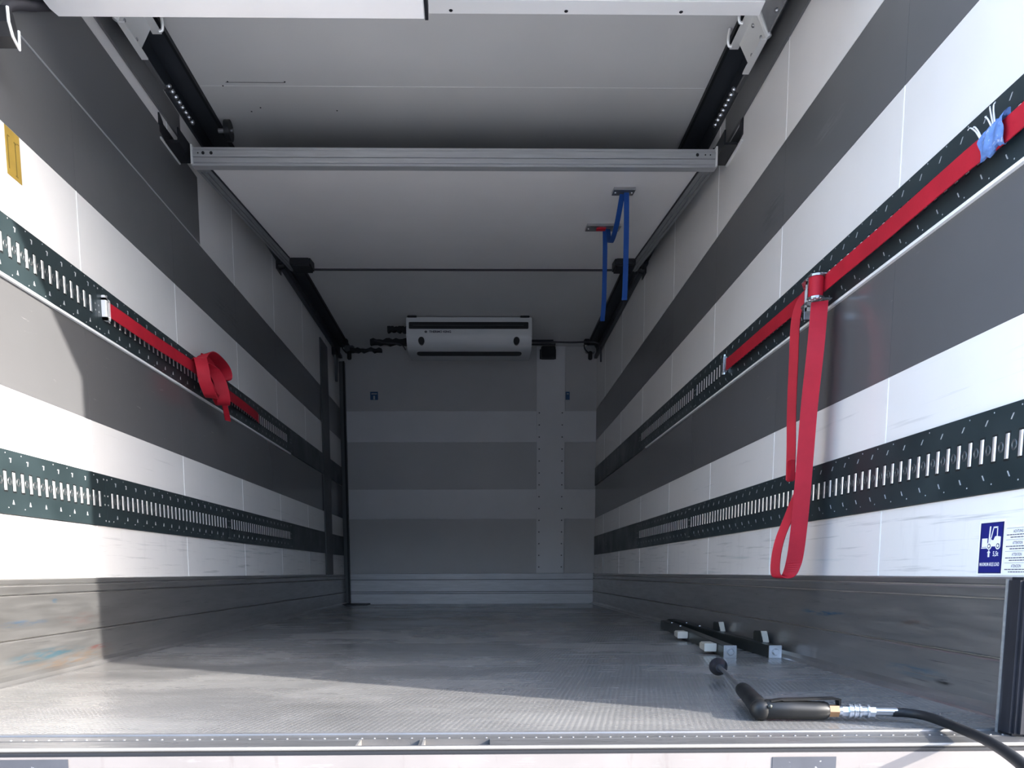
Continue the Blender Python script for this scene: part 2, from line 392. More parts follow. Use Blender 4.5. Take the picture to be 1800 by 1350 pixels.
# post on the left wall and dark corner trim
struct(MB().box(-XW, -XW+.012, 6.69, 6.98, .294, 2.26).obj('trim_1', 'post_grey', bevel=.002), 'dark vertical guide strip on the left wall near the back')
# (corner)
t2 = struct(MB().box(-XW, -XW+.052, L-.06, L, 0, 2.30).obj('trim_2', 'post_grey', bevel=.004), 'corner trim between left wall and back wall')
MB().box(-XW+.036, -XW+.054, L-.064, L-.058, .0, 2.30).obj('rubber_seal', 'black', t2)
MB().box(-XW+.0, -XW+.25, L-.34, L-.06, .0, .012).obj('floor_stop', 'black', t2)

# rear portal frame: header, corner gusset, jambs (outside the view, they shape the sunlight)
rf = struct(MB().box(-1.36, 1.36, Y0-.06, Y0, 2.339, 2.62).obj('trim_3', 'body_white'), 'white rear portal frame around the loading opening')
for s in (-1, 1):
    MB().box(s*XW, s*1.36, Y0-.06, Y0, -.6, 2.339).obj('jamb', 'body_white', rf)
    arc = [(s*(XW+.001), 2.340)] + [(s*(XW - .26*(1-math.sin(a))), 2.339 - .065*(1-math.cos(a))) for a in [i*math.pi/2/8 for i in range(9)]]
    MB().prism(arc, 1, Y0-.03, Y0).obj('corner_gusset', 'body_white', rf)

# ------------------------------------------------------------------ sill and rear beam
sill = thing('door_sill', 'riveted aluminium sill strip along the front edge of the floor', 'sill', (0, 1.39, 0))
m = MB()
for xa, xb in ((-1.23, -.115), (-.003, .003), (.126, 1.23)): m.box(xa, xb, 1.345, 1.400, -.012, .001)
for xa, xb in ((-.115, -.003), (.003, .126)):
    m.box(xa, xb, 1.345, 1.350, -.012, .001)
m.box(-1.23, 1.23, 1.397, 1.436, -.012, .002)
m.obj('sill_plate', 'sill_alu', sill)
m = MB().tube([(-1.23, 1.441, .001), (1.23, 1.441, .001)], .006, 8); m.obj('floor_bead', 'sill_alu', sill, smooth=True)
MB().box(-1.23, 1.23, 1.4355, 1.4375, -.01, .0024).obj('joint', 'black', sill)
MB().tube([(-1.33, 1.3435, -.003), (1.33, 1.3435, -.003)], .0042, 10).obj('nosing', 'sill_nose', sill, smooth=True)
MB().box(-1.33, 1.33, 1.3335, 1.3445, -.020, -.0065).obj('gap_shadow', 'black', sill)  # black strip standing in for the shadowed gap below the nosing
m = MB()
for i in range(106): m.dome((-1.22+i*.0231, 1.404, .002), (0, 0, 1), .0026, .0016, 6)
for i in range(9): pass
o = m.obj('rivet_row', 'rivet_dull', sill, smooth=True); o['kind'] = 'stuff'
for xa, xb in ((-.115, -.003), (.003, .126)):
    MB().box(xa, xb, 1.350, 1.397, -.016, -.010).obj('recess_floor', 'recess_cream', sill)
    MB().box(xa, xa+.004, 1.35, 1.397, -.013, .0015).obj('recess_edge', 'sill_nose', sill)
beam = thing('rear_beam', 'cream painted rear beam with scratches below the sill', 'beam', (0, 1.33, -.3))
MB().box(-1.36, 1.36, 1.330, 1.345, -.45, -.0125).obj('beam_face', 'beam_cream', beam)
MB().box(-1.36, 1.36, 1.345, 1.45, -.45, -.10).obj('beam_body', 'beam_cream', beam)
for xa, xb, zt in ((-.80, -.615, -.012), (.628, .742, -.016)):
    MB().box(xa, xb, 1.3285, 1.330, -.12, zt-.004).obj('patch', 'beam_patch', beam)
# rubber buffer at the right of the opening
bf = thing('door_buffer', 'black ribbed rubber buffer standing at right end of the sill', 'buffer', (1.16, 1.40, 0))
MB().box(1.094, 1.228, 1.387, 1.43, 0.0005, .296).obj('buffer_block', 'black_rubber', bf, bevel=.006)
for x in (1.106, 1.126, 1.146, 1.166): MB().box(x, x+.010, 1.381, 1.389, .006, .290).obj('buffer_rib', 'black_rubber', bf, bevel=.001)
MB().box(1.0925, 1.0945, 1.424, 1.430, 0.0005, .292).obj('edge_strip', 'alu_profile_side', bf)

# ------------------------------------------------------------------ lashing tracks
PITCH = .0415
def slot_mesh():
    m = MB(); R = .0064; h = .026
    prof = [(R*math.cos(a), -.0030*math.sin(a)) for a in [i*math.pi/6 for i in range(7)]]   # (y, depth)
    m.prism([(p[1], p[0]) for p in prof], 2, -h, h, 0)
    m.box(-.0006, .0, -.0088, .0088, -h-.0045, h+.0045, 1)
    me = m.mesh('slot', ['slot_metal', 'slot_black'], True); return me
def ring_mesh():
    m = MB(); n = 12; vs_ = []; fs = []
    for rr, d in ((.0122, 0), (.0105, -.0012), (.0085, -.0012), (.0065, 0)):
        for k in range(n): t = 2*math.pi*k/n; vs_.append((d, rr*.75*math.cos(t), rr*math.sin(t)))
    for i in range(3):
        for k in range(n): fs.append((i*n+k, i*n+(k+1) % n, (i+1)*n+(k+1) % n, (i+1)*n+k))
    m.add(vs_, fs); return m.mesh('ring', 'ring_metal', True)
SLOT, RING = slot_mesh(), ring_mesh()
def track(s, za, zb, joints, zc, label, upper, slot_from=0, tick_h=.012):
    t = thing('lashing_track', label, 'lashing track', (s*XW, (Y0+L)/2, za), 'lashing tracks')
    xf = s*(XW-.006); ys = [Y0] + [j for j in joints if Y0 < j < L] + [L]
    for ya, yb in zip(ys[:-1], ys[1:]):
        sec = MB().box(xf, s*(XW+.006), ya+.0008, yb-.0008, za+.001, zb-.001).obj('rail_section', 'track_paint', t)
        n = max(0, int((yb-ya-.08)/PITCH)+1) if yb-ya > .2 else 0
        if ya == Y0:  y_first = yb-.045-PITCH*int((yb-.045-ya-.02)/PITCH); n = int((yb-.045-y_first)/PITCH+.5)+1
        else: y_first = ya+.045; n = int((min(yb-.045, L-.25)-y_first)/PITCH+.5)+1
        ticks = MB()
        for i in range(n):
            y = y_first+i*PITCH
            if y > L-.2: break
            if y > 5.45: break
            if True:
                o = link('slot', SLOT, sec); o.matrix_parent_inverse = Matrix(); o.location = (xf, y, zc)
                if s < 0: o.scale = (-1, 1, 1)
                if y < 3.4 and i+1 < n:
                    o = link('ring', RING, sec); o.location = (xf-s*.0002, y+PITCH/2, zc)
                    if s < 0: o.scale = (-1, 1, 1)
            if i % 2 == 0 and i+1 < n:
                for zz, sl in ((zc+.060, 1), (zc-.058, -1)):
                    yy = y+PITCH*.75
                    if s > 0: # slanted ticks
                        d = .0035*sl
                        ticks.prism([(yy-.0016+d, zz-tick_h/2), (yy+.0016+d, zz-tick_h/2), (yy+.0016-d, zz+tick_h/2), (yy-.0016-d, zz+tick_h/2)], 0, xf-s*.0010, xf)
                    elif sl > 0: # little sevens
                        ticks.prism([(yy-.005, zz+.006), (yy+.004, zz+.006), (yy+.0015, zz-.007), (yy-.0015, zz-.007), (yy, zz+.003), (yy-.005, zz+.003)], 0, xf-s*.0010, xf)
                    else:
                        ticks.prism([(yy-.004, zz-.006), (yy+.005, zz-.006), (yy+.0005, zz+.007)], 0, xf-s*.0010, xf)
                for zz in (zc+.078, zc-.074):
                    if random.random() < .8: ticks.dome((xf, y+.01*random.random(), zz), (-s, 0, 0), .0020, .001, 5)
        if ticks.v: o = ticks.obj('stamped_marks', 'tick_light', sec); o['kind'] = 'stuff'
        for yy in (ya, yb):
            if Y0 < yy < L:
                for zz in (za+.018, za+.075, zb-.075, zb-.018):
                    sg = 1 if yy == ya else -1
                    MB().dome((xf, yy+sg*.012, zz), (-s, 0, 0), .0035, .0018, 6).obj('rivet', 'rivet', sec, smooth=True)
    if upper:
        MB().box(s*(XW-.010), s*(XW+.004), Y0, 5.55 if s < 0 else 5.3, za-.0075, za+.0005).obj('edge_strip', 'track_white', t)
    return t
track(1, Z_LT0, Z_LT1, [2.731, 4.150, 5.52, 6.89], .569, 'lower dark slotted lashing track on the right wall', False)
track(-1, Z_LT0, Z_LT1, [1.43, 2.809, 4.151, 5.49, 6.84], .569, 'lower dark slotted lashing track on the left wall', False)
track(1, Z_UT0+.004, Z_UT1, [2.685, 4.097, 5.50, 6.89], 1.232, 'upper dark slotted lashing track on the right wall with white lower edge', True)
track(-1, Z_UT0+.004, Z_UT1, [1.45, 2.826, 4.20, 5.57, 6.94], 1.230, 'upper dark slotted lashing track on the left wall with white lower edge', True)

# ------------------------------------------------------------------ ceiling rails
def ceiling_rail(s, label):
    t = thing('ceiling_rail', label, 'rail', (s*1.18, 4.5, 2.22), 'ceiling rails')
    ye = L-.02
    MB().box(s*XW, s*(XW-.010), Y0+.02, 3.70, 2.232 if s < 0 else 2.212, 2.335).obj('flange', 'rail_brown', t, bevel=.002)
    MB().prism([(s*XW, 2.333), (s*(XW-.022), 2.336), (s*(XW-.026), 2.343), (s*(XW-.022), 2.350), (s*XW, 2.353)], 1, Y0+.02, 3.52).obj('lip', 'rail_brown', t, smooth=True)
    MB().box(s*XW, s*(XW-.010), Y0+.02, ye, 2.353, H-.001).obj('channel_side', 'rail_dark', t)
    MB().box(s*(XW-.010), s*(XW-.100), Y0+.02, ye, H-.012, H-.0005).obj('channel_top', 'rail_dark', t)
    MB().box(s*(XW-.094), s*(XW-.106), Y0+.02, ye, H-.022, H-.0005).obj('inner_edge', 'black', t)
    MB().box(s*XW, s*(XW-.030), 5.35, ye, 2.335, 2.36).obj('lower_lip', 'rail_dark', t, bevel=.002)
    for i in range(8):
        y = 3.585+i*.038
        MB().dome((s*(XW-.012), y, 2.385), (-s, 0, -.6), (.012), .011, 8).obj('bolt', 'zinc', t, smooth=True)
    for i in range(30):
        y = 5.50+i*.034
        MB().box(s*(XW-.010), s*(XW-.020), y, y+.012, 2.375, 2.398).obj('chain_link', 'ring_metal', t)
    return t
ceiling_rail(-1, 'dark steel ceiling rail running along the left wall top')
ceiling_rail(1, 'dark steel ceiling rail running along the right wall top')

def bracket(s, label):
    t = thing('bar_bracket', label, 'bracket', (s*1.2, 3.63, 2.12), 'black bar brackets')
    ya, yb = 3.475, 3.685
    MB().prism([(ya, 2.147), (ya, 2.222), (ya+.035, 2.205), (ya+.04, 2.196), (yb, 2.196), (yb, 2.128)], 0, s*XW, s*(XW-.006)).obj('wall_plate', 'black_paint', t)
    MB().box(s*(XW-.006), s*(XW-.068), ya+.04, yb, 2.125, 2.135).obj('shelf', 'black_paint', t)
    MB().box(s*(XW-.062), s*(XW-.068), ya+.04, yb, 2.135, 2.185).obj('stop', 'black_paint', t)
    MB().box(s*(XW-.004), s*(XW-.068), yb-.006, yb, 2.135, 2.196).obj('web', 'black_paint', t)
    MB().box(s*(XW), s*(XW-.010), ya, yb, 2.120, 2.127).obj('edge', 'white_zinc', t)
bracket(-1, 'black steel bracket on the left wall carrying the cross bar end')
bracket(1, 'black steel bracket on the right wall carrying the cross bar end')

# ------------------------------------------------------------------ raised full-width bulkhead
bk = thing('bulkhead', 'white full-width bulkhead raised under the ceiling, framed in grooved aluminium', 'bulkhead', (0, 4.4, 2.07))
YF, YR, ZF, ZR = 3.625, 5.36, 2.081, 2.296
def bz(y): return ZF+(ZR-ZF)*(y-YF)/(YR-YF)
XL, XR = -1.140, 1.155
def slab(m, xa, xb, ya, yb, lo, hi):
    m.add([(x, y, bz(y)+d) for d in (lo, hi) for y in (ya, yb) for x in (xa, xb)], [(0,2,3,1), (4,5,7,6), (0,1,5,4), (2,6,7,3), (0,4,6,2), (1,3,7,5)]); return m
slab(MB(), XL+.06, XR-.06, YF+.02, YR-.02, .004, .055).obj('panel', 'panel_white', bk)
m = MB()   # front profile: three flutes
for za, zb, yo in ((2.139, 2.152, .006), (2.111, 2.137, 0), (2.089, 2.109, .003), (2.078, 2.087, .008)):
    m.box(XL-.004, XR+.004, YF-.028+yo, YF+.020, za, zb)
m.box(XL, XR, YF-.016, YF+.019, 2.080, 2.148)
bar = m.obj('front_profile', 'alu_profile', bk, bevel=.0012)
for x in (XL+.050, XL+.085, XL+.028, XR-.050, XR-.085, XR-.028):
    MB().tube([(x, YF-.0290, 2.125), (x, YF-.027, 2.125)], .007 if abs(x) < 1.1 else .003, 10).obj('hole', 'slot_black', bar)
for s, x0 in ((-1, XL), (1, XR)):
    e = MB().box(x0-.004, x0+.004, YF-.030, YF+.02, 2.080, 2.160).obj('end_cap', 'white_zinc', bk)
    xa, xb = (x0, x0+.062) if s < 0 else (x0-.062, x0)
    sp = slab(MB(), xa, xb, YF+.02, YR, -.004, .050).obj('side_profile', 'alu_profile_side', bk)
    for k in (.014, .036): slab(MB(), x0-s*k-.004, x0-s*k+.004, YF+.05, YR, -.009, -.004).obj('flute', 'alu_profile_side', sp)
    ie = x0-s*.064
    slab(MB(), ie-.003, ie+.003, YF+.03, YR, -.003, .02).obj('gasket', 'black', bk)
    MB().box(x0-s*.06, x0-s*.19, YR-.28, YR-.14, bz(YR-.2)-.050, bz(YR-.2)+.02).obj('hinge_block', 'black', bk, bevel=.01)
slab(MB(), XL+.06, XR-.06, YR-.022, YR+.004, -.004, H-bz(YR)-.002).obj('rear_light_block', 'tube_grey', bk)  # dark rear edge, extended up to the ceiling to block light
slab(MB(), XL+.01, XR-.01, YF+.021, YR-.02, .0555, .062).obj('bounce_block', 'rail_dark', bk)  # dark sheet added on the unseen top to cut bounce onto the ceiling
for s, x in ((-1, -1.205), (1, 1.205)):
    k = thing('wall_stop', 'black rubber stop on the %s wall at the far end of the bulkhead' % ('left' if s < 0 else 'right'), 'stop', (x, 5.45, 2.33), 'rubber wall stops')
    MB().tube([(s*1.232, 5.45, 2.345), (s*1.215, 5.45, 2.345), (s*1.185, 5.45, 2.345)], [.035, .032, .020], 12).obj('rubber_cone', 'black', k, smooth=True)
    MB().box(s*1.232, s*1.224, 5.39, 5.51, 2.30, 2.39).obj('base_plate', 'black_paint', k)
wh = thing('rope_wheel', 'black rope wheel by the left rail above the cross bar', 'wheel', (-1.07, 3.97, 2.38))
MB().tube([(-1.085, 3.96, 2.385), (-1.06, 3.96, 2.385)], .045, 16).obj('rim', 'black_paint', wh, smooth=True)
MB().tube([(-1.12, 3.96, 2.385), (-1.05, 3.96, 2.385)], .010, 8).obj('axle', 'steel', wh, smooth=True)

# blue pull strap hanging from the bulkhead
ps = thing('pull_strap', 'blue webbing pull strap hanging from two plates under the raised bulkhead', 'strap', (.8, 4.2, 2.1))
def plate(xa, xb, ya, yb):
    z = bz((ya+yb)/2)
    m = slab(MB(), xa, xb, ya, yb, -.010, .003); o = m.obj('mounting_plate', 'steel', ps)
    for x in (xa+.012, xb-.012): MB().dome((x, (ya+yb)/2, z-.010), (0, 0, -1), .005, .004, 6).obj('screw', 'zinc', o, smooth=True)
plate(.748, .850, 3.855, 3.930); plate(.694, .880, 4.395, 4.490)
MB().ribbon(smooth_path([(.812, 3.885, bz(3.885)-.012), (.812, 3.875, 2.0), (.812, 3.872, 1.85), (.810, 3.868, 1.70), (.806, 3.860, 1.605)]), [V((.0125, 0, 0))]*33, .003).obj('webbing', 'blue_webbing', ps)
MB().ribbon(smooth_path([(.800, 4.455, bz(4.455)-.012), (.801, 4.45, 2.05), (.800, 4.45, 1.90), (.797, 4.448, 1.78), (.790, 4.445, 1.690)]), [V((.0125, 0, 0))]*33, .003).obj('webbing', 'blue_webbing', ps)
MB().ribbon(smooth_path([(.795, 3.90, bz(3.9)-.014), (.797, 4.05, 2.035), (.800, 4.20, 2.02), (.806, 4.33, 2.06), (.812, 4.43, bz(4.43)-.016)]), [V((.0125, .002, 0))]*33, .003).obj('webbing', 'blue_webbing', ps)
MB().box(.750, .800, 4.42, 4.45, bz(4.43)-.017, bz(4.43)-.010).obj('red_label', 'red_webbing', ps)

# ------------------------------------------------------------------ two half bulkheads parked by the opening
def half(label, xa, xb, ya, za, yb, zb, th, trim, group):
    t = thing('half_bulkhead', label, 'bulkhead', ((xa+xb)/2, yb, zb), group)
    d = V((0, yb-ya, zb-za)).normalized(); n = V((0, -d.z, d.y))
    if n.z < 0: n = -n
    def P(x, q, h): return V((x, ya, za))+d*q+n*h
    Ln = math.hypot(yb-ya, zb-za)
    def s_(m, x0, x1, q0, q1, h0, h1):
        m.add([(P(x, q, h) ) for h in (h0, h1) for q in (q0, q1) for x in (x0, x1)], [(0,2,3,1), (4,5,7,6), (0,1,5,4), (2,6,7,3), (0,4,6,2), (1,3,7,5)]); return m
    return t, s_, Ln, P
t, sl, Ln, P = half('white half-width bulkhead hanging tilted at top left, near the opening', -1.195, -.050, 1.56, 2.24, 2.575, 1.993, .06, False, 'parked half bulkheads')
m = MB()   # outline with a chamfered far-left corner
ol = [(-1.192, 0), (-1.192, Ln-.12), (-1.189, Ln-.06), (-1.182, Ln-.025), (-1.168, Ln), (-.052, Ln), (-.052, 0)]
vs_ = [P(x, q, h) for h in (0, .05) for x, q in ol]; n = len(ol)
m.add(vs_, [tuple(range(n)), tuple(range(2*n-1, n-1, -1))]+[(i, i+n, (i+1) % n+n, (i+1) % n) for i in range(n)])
m.obj('panel', 'panel_white', t, bevel=.003)
sl(MB(), -.052, -.042, 0, Ln+.001, -.001, .05).obj('rubber_edge', 'black', t)
t, sl, Ln, P = half('white half-width bulkhead parked at top right with screwed edge trim', -.056, 1.070, 1.60, 2.330, 2.862, 2.205, .05, True, 'parked half bulkheads')
sl(MB(), -.058, 1.075, 0, Ln, 0, .045).obj('panel', 'evap_white', t, bevel=.002)
tr = sl(MB(), -.058, 1.075, Ln-.055, Ln+.003, -.004, .048).obj('edge_trim', 'panel_trim', t, bevel=.002)
for i in range(3):
    c = P(.018+i*.392, Ln-.012, -.0045); MB().dome(c, (0, 0, -1), .007, .002, 8).obj('screw', 'black', tr)
for s, lab in ((1, 'zinc trolley bracket on the right ceiling rail beside the parked bulkhead'), (-1, 'zinc trolley bracket on the left ceiling rail behind the hanging bulkhead')):
    t = thing('rail_trolley', lab, 'bracket', (s*1.17, 3.1, 2.3), 'rail trolleys')
    ya, yb = (2.80, 3.27)
    yk = 3.07
    zt, zb_ = 2.352, 2.278
    def pl(m, y0, y1, x0a, x1a): pass
    # folded channel: base plate facing the aisle with two flanges
    def quad(p, th): # p: 4 corners, extruded along -s x
        return MB().add(p + [(q[0]-s*th, q[1], q[2]) for q in p], [(0,1,2,3), (7,6,5,4), (0,4,5,1), (1,5,6,2), (2,6,7,3), (3,7,4,0)])
    base = quad([(s*1.185, yk, zb_), (s*1.185, yb-.03, zb_), (s*1.150, yb, zt+.03), (s*1.150, yk, zt+.03)], .005).obj('web', 'white_zinc', t)
    MB().box(s*1.185, s*1.160, yk, yb, zb_-.006, zb_).obj('flange', 'white_zinc', t)
    MB().add([(s*1.150, yk, zt+.03), (s*1.150, yb+.03, zt+.03), (s*1.115, yb+.03, zt+.03), (s*1.115, yk, zt+.03), (s*1.150, yk, zt+.036), (s*1.150, yb+.03, zt+.036), (s*1.115, yb+.03, zt+.036), (s*1.115, yk, zt+.036)],
             [(0,1,2,3), (7,6,5,4), (0,4,5,1), (1,5,6,2), (2,6,7,3), (3,7,4,0)]).obj('flange', 'white_zinc', t)
    quad([(s*1.188, ya, zb_+.01), (s*1.188, yk-.01, zb_+.005), (s*1.140, yk-.01, zt+.04), (s*1.140, ya, zt+.05)], .005).obj('arm', 'zinc', t)
    MB().tube([(s*1.19, yk-.005, zb_), (s*1.14, yk-.005, zt+.03)], .011, 8).obj('hinge_pin', 'white_zinc', t, smooth=True)
    for y, z, x in ((3.10, 2.30, 1.178), (3.20, 2.30, 1.178), (3.13, 2.36, 1.155), (2.96, 2.30, 1.18), (2.98, 2.36, 1.155)):
        MB().dome((s*(x-.004), y, z), (-s, 0, -.6), .008, .007, 8).obj('bolt', 'steel', t, smooth=True)
    for y in (3.14, 3.27):
        MB().tube(smooth_path([(s*1.105, y, 2.438), (s*1.100, y, 2.405), (s*1.105, y+.01, 2.385), (s*1.118, y+.01, 2.380)], 4), .006, 8).obj('roller_hook', 'white_zinc', t, smooth=True)

# grey hose in its holder at the upper left
hh = thing('hose_holder', 'grey hose end held in a white-edged black holder at the upper left', 'holder', (-1.2, 2.3, 1.75))
MB().tube(smooth_path([(-1.168, 2.300, 1.748), (-1.172, 2.318, 1.795), (-1.185, 2.372, 1.856), (-1.202, 2.450, 1.915), (-1.209, 2.540, 1.972), (-1.209, 2.650, 2.046), (-1.209, 2.74, 2.105), (-1.209, 2.80, 2.16)]), .0130, 12).obj('hose', 'tube_grey', hh, smooth=True)
MB().prism([(2.278, 1.80), (2.270, 1.755), (2.285, 1.728), (2.312, 1.715), (2.314, 1.76), (2.300, 1.79)], 0, -1.2255, -1.13).obj('holder_cup', 'black_paint', hh)
MB().tube([(-1.127, 2.268, 1.79), (-1.127, 2.270, 1.755), (-1.127, 2.285, 1.728), (-1.127, 2.313, 1.713), (-1.127, 2.315, 1.76)], .004, 6).obj('white_edge', 'white_zinc', hh)

# ------------------------------------------------------------------ red lashing strap on the right wall
rs = thing('lashing_strap', 'long red lashing strap with ratchet and hanging loop on right wall', 'strap', (1.18, 2.5, .29), 'red lashing straps')
Wd = V((0, 0, .025))
MB().ribbon(smooth_path([(1.213, 3.53, 1.232), (1.203, 3.45, 1.218), (1.200, 3.0, 1.216), (1.196, 2.66, 1.212), (1.190, 2.585, 1.205)]), [Wd]*33, .003).obj('short_webbing', 'red_webbing', rs)
MB().ribbon(smooth_path([(1.180, 2.50, 1.193), (1.192, 2.40, 1.204), (1.198, 2.13, 1.210), (1.200, 1.80, 1.216), (1.203, 1.66, 1.214), (1.206, 1.42, 1.226)]), [Wd]*41, .003).obj('long_webbing', 'red_webbing', rs)
hk = MB().box(1.222, 1.204, 3.545, 3.562, 1.198, 1.268).obj('end_fitting', 'zinc', rs, bevel=.003)
for z in (1.272, 1.194): MB().tube([(1.212, 3.553, z-.004), (1.212, 3.553, z+.004)], .007, 8).obj('pin', 'zinc', hk, smooth=True)
# ratchet: reel with wound webbing, two gear plates, handle frame with slot
MB().tube([(1.160, 2.478, 1.156), (1.160, 2.478, 1.216)], .022, 16).obj('reel_wrap', 'red_webbing', rs, smooth=True)
for z in (1.219, 1.153):
    gw = MB().tube([(1.160, 2.478, z-.003), (1.160, 2.478, z+.003)], .026, 14).obj('ratchet_wheel', 'steel', rs)
    MB().tube([(1.160, 2.478, z-.007), (1.160, 2.478, z+.007)], .010, 8).obj('axle', 'zinc', gw, smooth=True)
    for a in range(5):
        th = math.pi*(.9+.28*a)
        MB().dome((1.160+.017*math.cos(th), 2.478+.017*math.sin(th), z+(.003 if z > 1.19 else -.003)), (0, 0, 1 if z > 1.19 else -1), .006, .004, 6).obj('rivet', 'zinc', gw, smooth=True)
for z in (1.2225, 1.1495):
    MB().prism([(1.168, 2.455), (1.205, 2.46), (1.207, 2.60), (1.172, 2.60), (1.142, 2.545), (1.138, 2.49)], 2, z-.0015, z+.0015).obj('side_plate', 'zinc', rs)
m = MB()
for za, zb in ((1.134, 1.146), (1.212, 1.222)): m.box(1.150, 1.172, 2.528, 2.534, za, zb)
m.box(1.150, 1.156, 2.528, 2.534, 1.134, 1.222); m.box(1.166, 1.172, 2.528, 2.534, 1.134, 1.222)
m.obj('release_slide', 'white_zinc', rs, bevel=.0015)
MB().box(1.150, 1.174, 2.536, 2.540, 1.110, 1.20).obj('handle', 'zinc', rs, bevel=.001)
# hanging loop
pts = smooth_path([(1.168, 2.488, 1.140), (1.154, 2.458, 1.10), (1.136, 2.428, .98), (1.130, 2.440, .82), (1.126, 2.446, .66), (1.122, 2.452, .50), (1.117, 2.464, .37), (1.110, 2.474, .315), (1.100, 2.484, .291), (1.083, 2.497, .288), (1.070, 2.506, .303), (1.073, 2.512, .36), (1.086, 2.514, .42), (1.112, 2.506, .50), (1.150, 2.505, .62), (1.160, 2.500, .82), (1.164, 2.494, 1.00), (1.170, 2.498, 1.132)], 6)
wvs = []
for i, p in enumerate(pts):
    q = i/(len(pts)-1)
    if q < .5: w = V((.0225, -.010, 0)).lerp(V((.012, -.022, 0)), max(0, (q-.38)/.12) if q > .38 else 0)
    else: w = V((.012, -.022, 0)).lerp(V((.009, -.015, 0)), min(1, (q-.5)/.08))
    wvs.append(w)
MB().ribbon(pts, wvs, .003).obj('hanging_loop', 'red_webbing', rs)
MB().ribbon(smooth_path([(1.185, 2.610, 1.236), (1.172, 2.628, 1.205), (1.160, 2.650, 1.14), (1.159, 2.652, 1.0), (1.158, 2.650, .85), (1.158, 2.640, .72), (1.158, 2.636, .615)]),
            [V((.006, -.010, .012)).lerp(V((.010, -.013, 0)), min(1, i/10)) for i in range(49)], .003).obj('loose_tail', 'red_webbing', rs)
MB().box(1.150, 1.167, 2.622, 2.650, .61, .68).obj('stitched_end', 'red_webbing', rs, bevel=.002)
# blue rag tied round the strap
rg = thing('rag', 'torn blue cloth tied around the red strap at the upper right edge', 'cloth', (1.2, 1.69, 1.2))
m = MB(); N = 14; K = 20; vs_ = []
for i in range(N+1):
    y = 1.735-.075*i/N
    for k in range(K):
        a = 2*math.pi*k/K
        rx, rz = .012+.003*math.sin(3*a+i), .030+.004*math.sin(2*a+.8*i)+.002*math.sin(5*a+2*i)
        vs_.append((1.200+rx*math.cos(a), y+.004*math.sin(3*a), 1.214+.006*i/N+rz*math.sin(a)))
m.add(vs_, [(i*K+k, i*K+(k+1) % K, (i+1)*K+(k+1) % K, (i+1)*K+k) for i in range(N) for k in range(K)])
m.obj('wrap', 'blue_rag', rg, smooth=True)
for y, z, dy, dz in ((1.738, 1.236, .03, .035), (1.736, 1.238, .018, .028), (1.70, 1.248, .004, .03), (1.695, 1.25, -.004, .026), (1.705, 1.246, .012, .02)):
    MB().tube(smooth_path([(1.195, y, z-.006), (1.19, y+dy*.4, z+dz*.5), (1.188, y+dy, z+dz), (1.19, y+dy*1.4, z+dz*1.05)], 4), [.0018]*4+[.0016]*4+[.0010]*5, 6).obj('frayed_thread', 'thread', rg, smooth=True)

# ------------------------------------------------------------------ red lashing strap on the left wall with a knot
ls = thing('lashing_strap', 'red lashing strap knotted into a bundle on the left wall', 'strap', (-1.19, 3.8, 1.1), 'red lashing straps')
MB().ribbon(smooth_path([(-1.208, 2.925, 1.240), (-1.203, 3.05, 1.238), (-1.198, 3.3, 1.236), (-1.190, 3.60, 1.238), (-1.180, 3.80, 1.232)]), [Wd]*33, .003).obj('near_webbing', 'red_webbing', ls)
MB().ribbon(smooth_path([(-1.178, 3.85, 1.225), (-1.19, 4.05, 1.226), (-1.198, 4.4, 1.228), (-1.205, 4.70, 1.226), (-1.214, 4.79, 1.222)]), [Wd]*33, .003).obj('far_webbing', 'red_webbing', ls)
m = MB()
m.box(-1.224, -1.205, 2.898, 2.912, 1.200, 1.274); m.box(-1.224, -1.205, 2.924, 2.930, 1.200, 1.274)
m.box(-1.224, -1.205, 2.898, 2.930, 1.200, 1.211); m.box(-1.224, -1.205, 2.898, 2.930, 1.264, 1.274)
hkl = m.obj('hook_frame', 'white_zinc', ls, bevel=.002)
MB().box(-1.224, -1.210, 2.900, 2.912, 1.274, 1.284).obj('latch', 'white_zinc', hkl, bevel=.002)
def loop(name, pts, w0, w1, closed=True):
    path = smooth_path(pts, 6); n = len(path)
    ws = [V(w0).lerp(V(w1), .5-.5*math.cos(2*math.pi*i/(n-1))) for i in range(n)]
    MB().ribbon(path, ws, .004).obj(name, 'red_webbing', ls, smooth=True)
# ring hanging over the strap, bow above, fold in front, tail
loop('knot_ring', [(-1.150, 3.66, 1.270), (-1.135, 3.64, 1.225), (-1.130, 3.65, 1.165), (-1.128, 3.70, 1.120), (-1.140, 3.76, 1.122), (-1.165, 3.78, 1.17), (-1.180, 3.76, 1.23), (-1.175, 3.70, 1.268), (-1.150, 3.66, 1.272)], (.022, .020, .004), (.024, .014, .0))
loop('knot_bow', [(-1.170, 3.70, 1.255), (-1.150, 3.69, 1.288), (-1.140, 3.74, 1.312), (-1.135, 3.84, 1.312), (-1.130, 3.93, 1.290), (-1.132, 3.96, 1.250), (-1.145, 3.92, 1.228), (-1.165, 3.84, 1.235)], (.026, .010, .012), (.026, .008, .010))
loop('knot_fold', [(-1.160, 3.72, 1.262), (-1.136, 3.78, 1.250), (-1.122, 3.82, 1.215), (-1.116, 3.84, 1.170), (-1.118, 3.86, 1.130), (-1.132, 3.89, 1.115), (-1.150, 3.90, 1.14), (-1.165, 3.89, 1.20)], (.027, .010, .006), (.026, .018, .0))
loop('knot_inner', [(-1.165, 3.72, 1.225), (-1.150, 3.76, 1.185), (-1.142, 3.79, 1.150), (-1.150, 3.84, 1.150), (-1.170, 3.86, 1.20)], (.016, .012, .0), (.016, .012, 0))
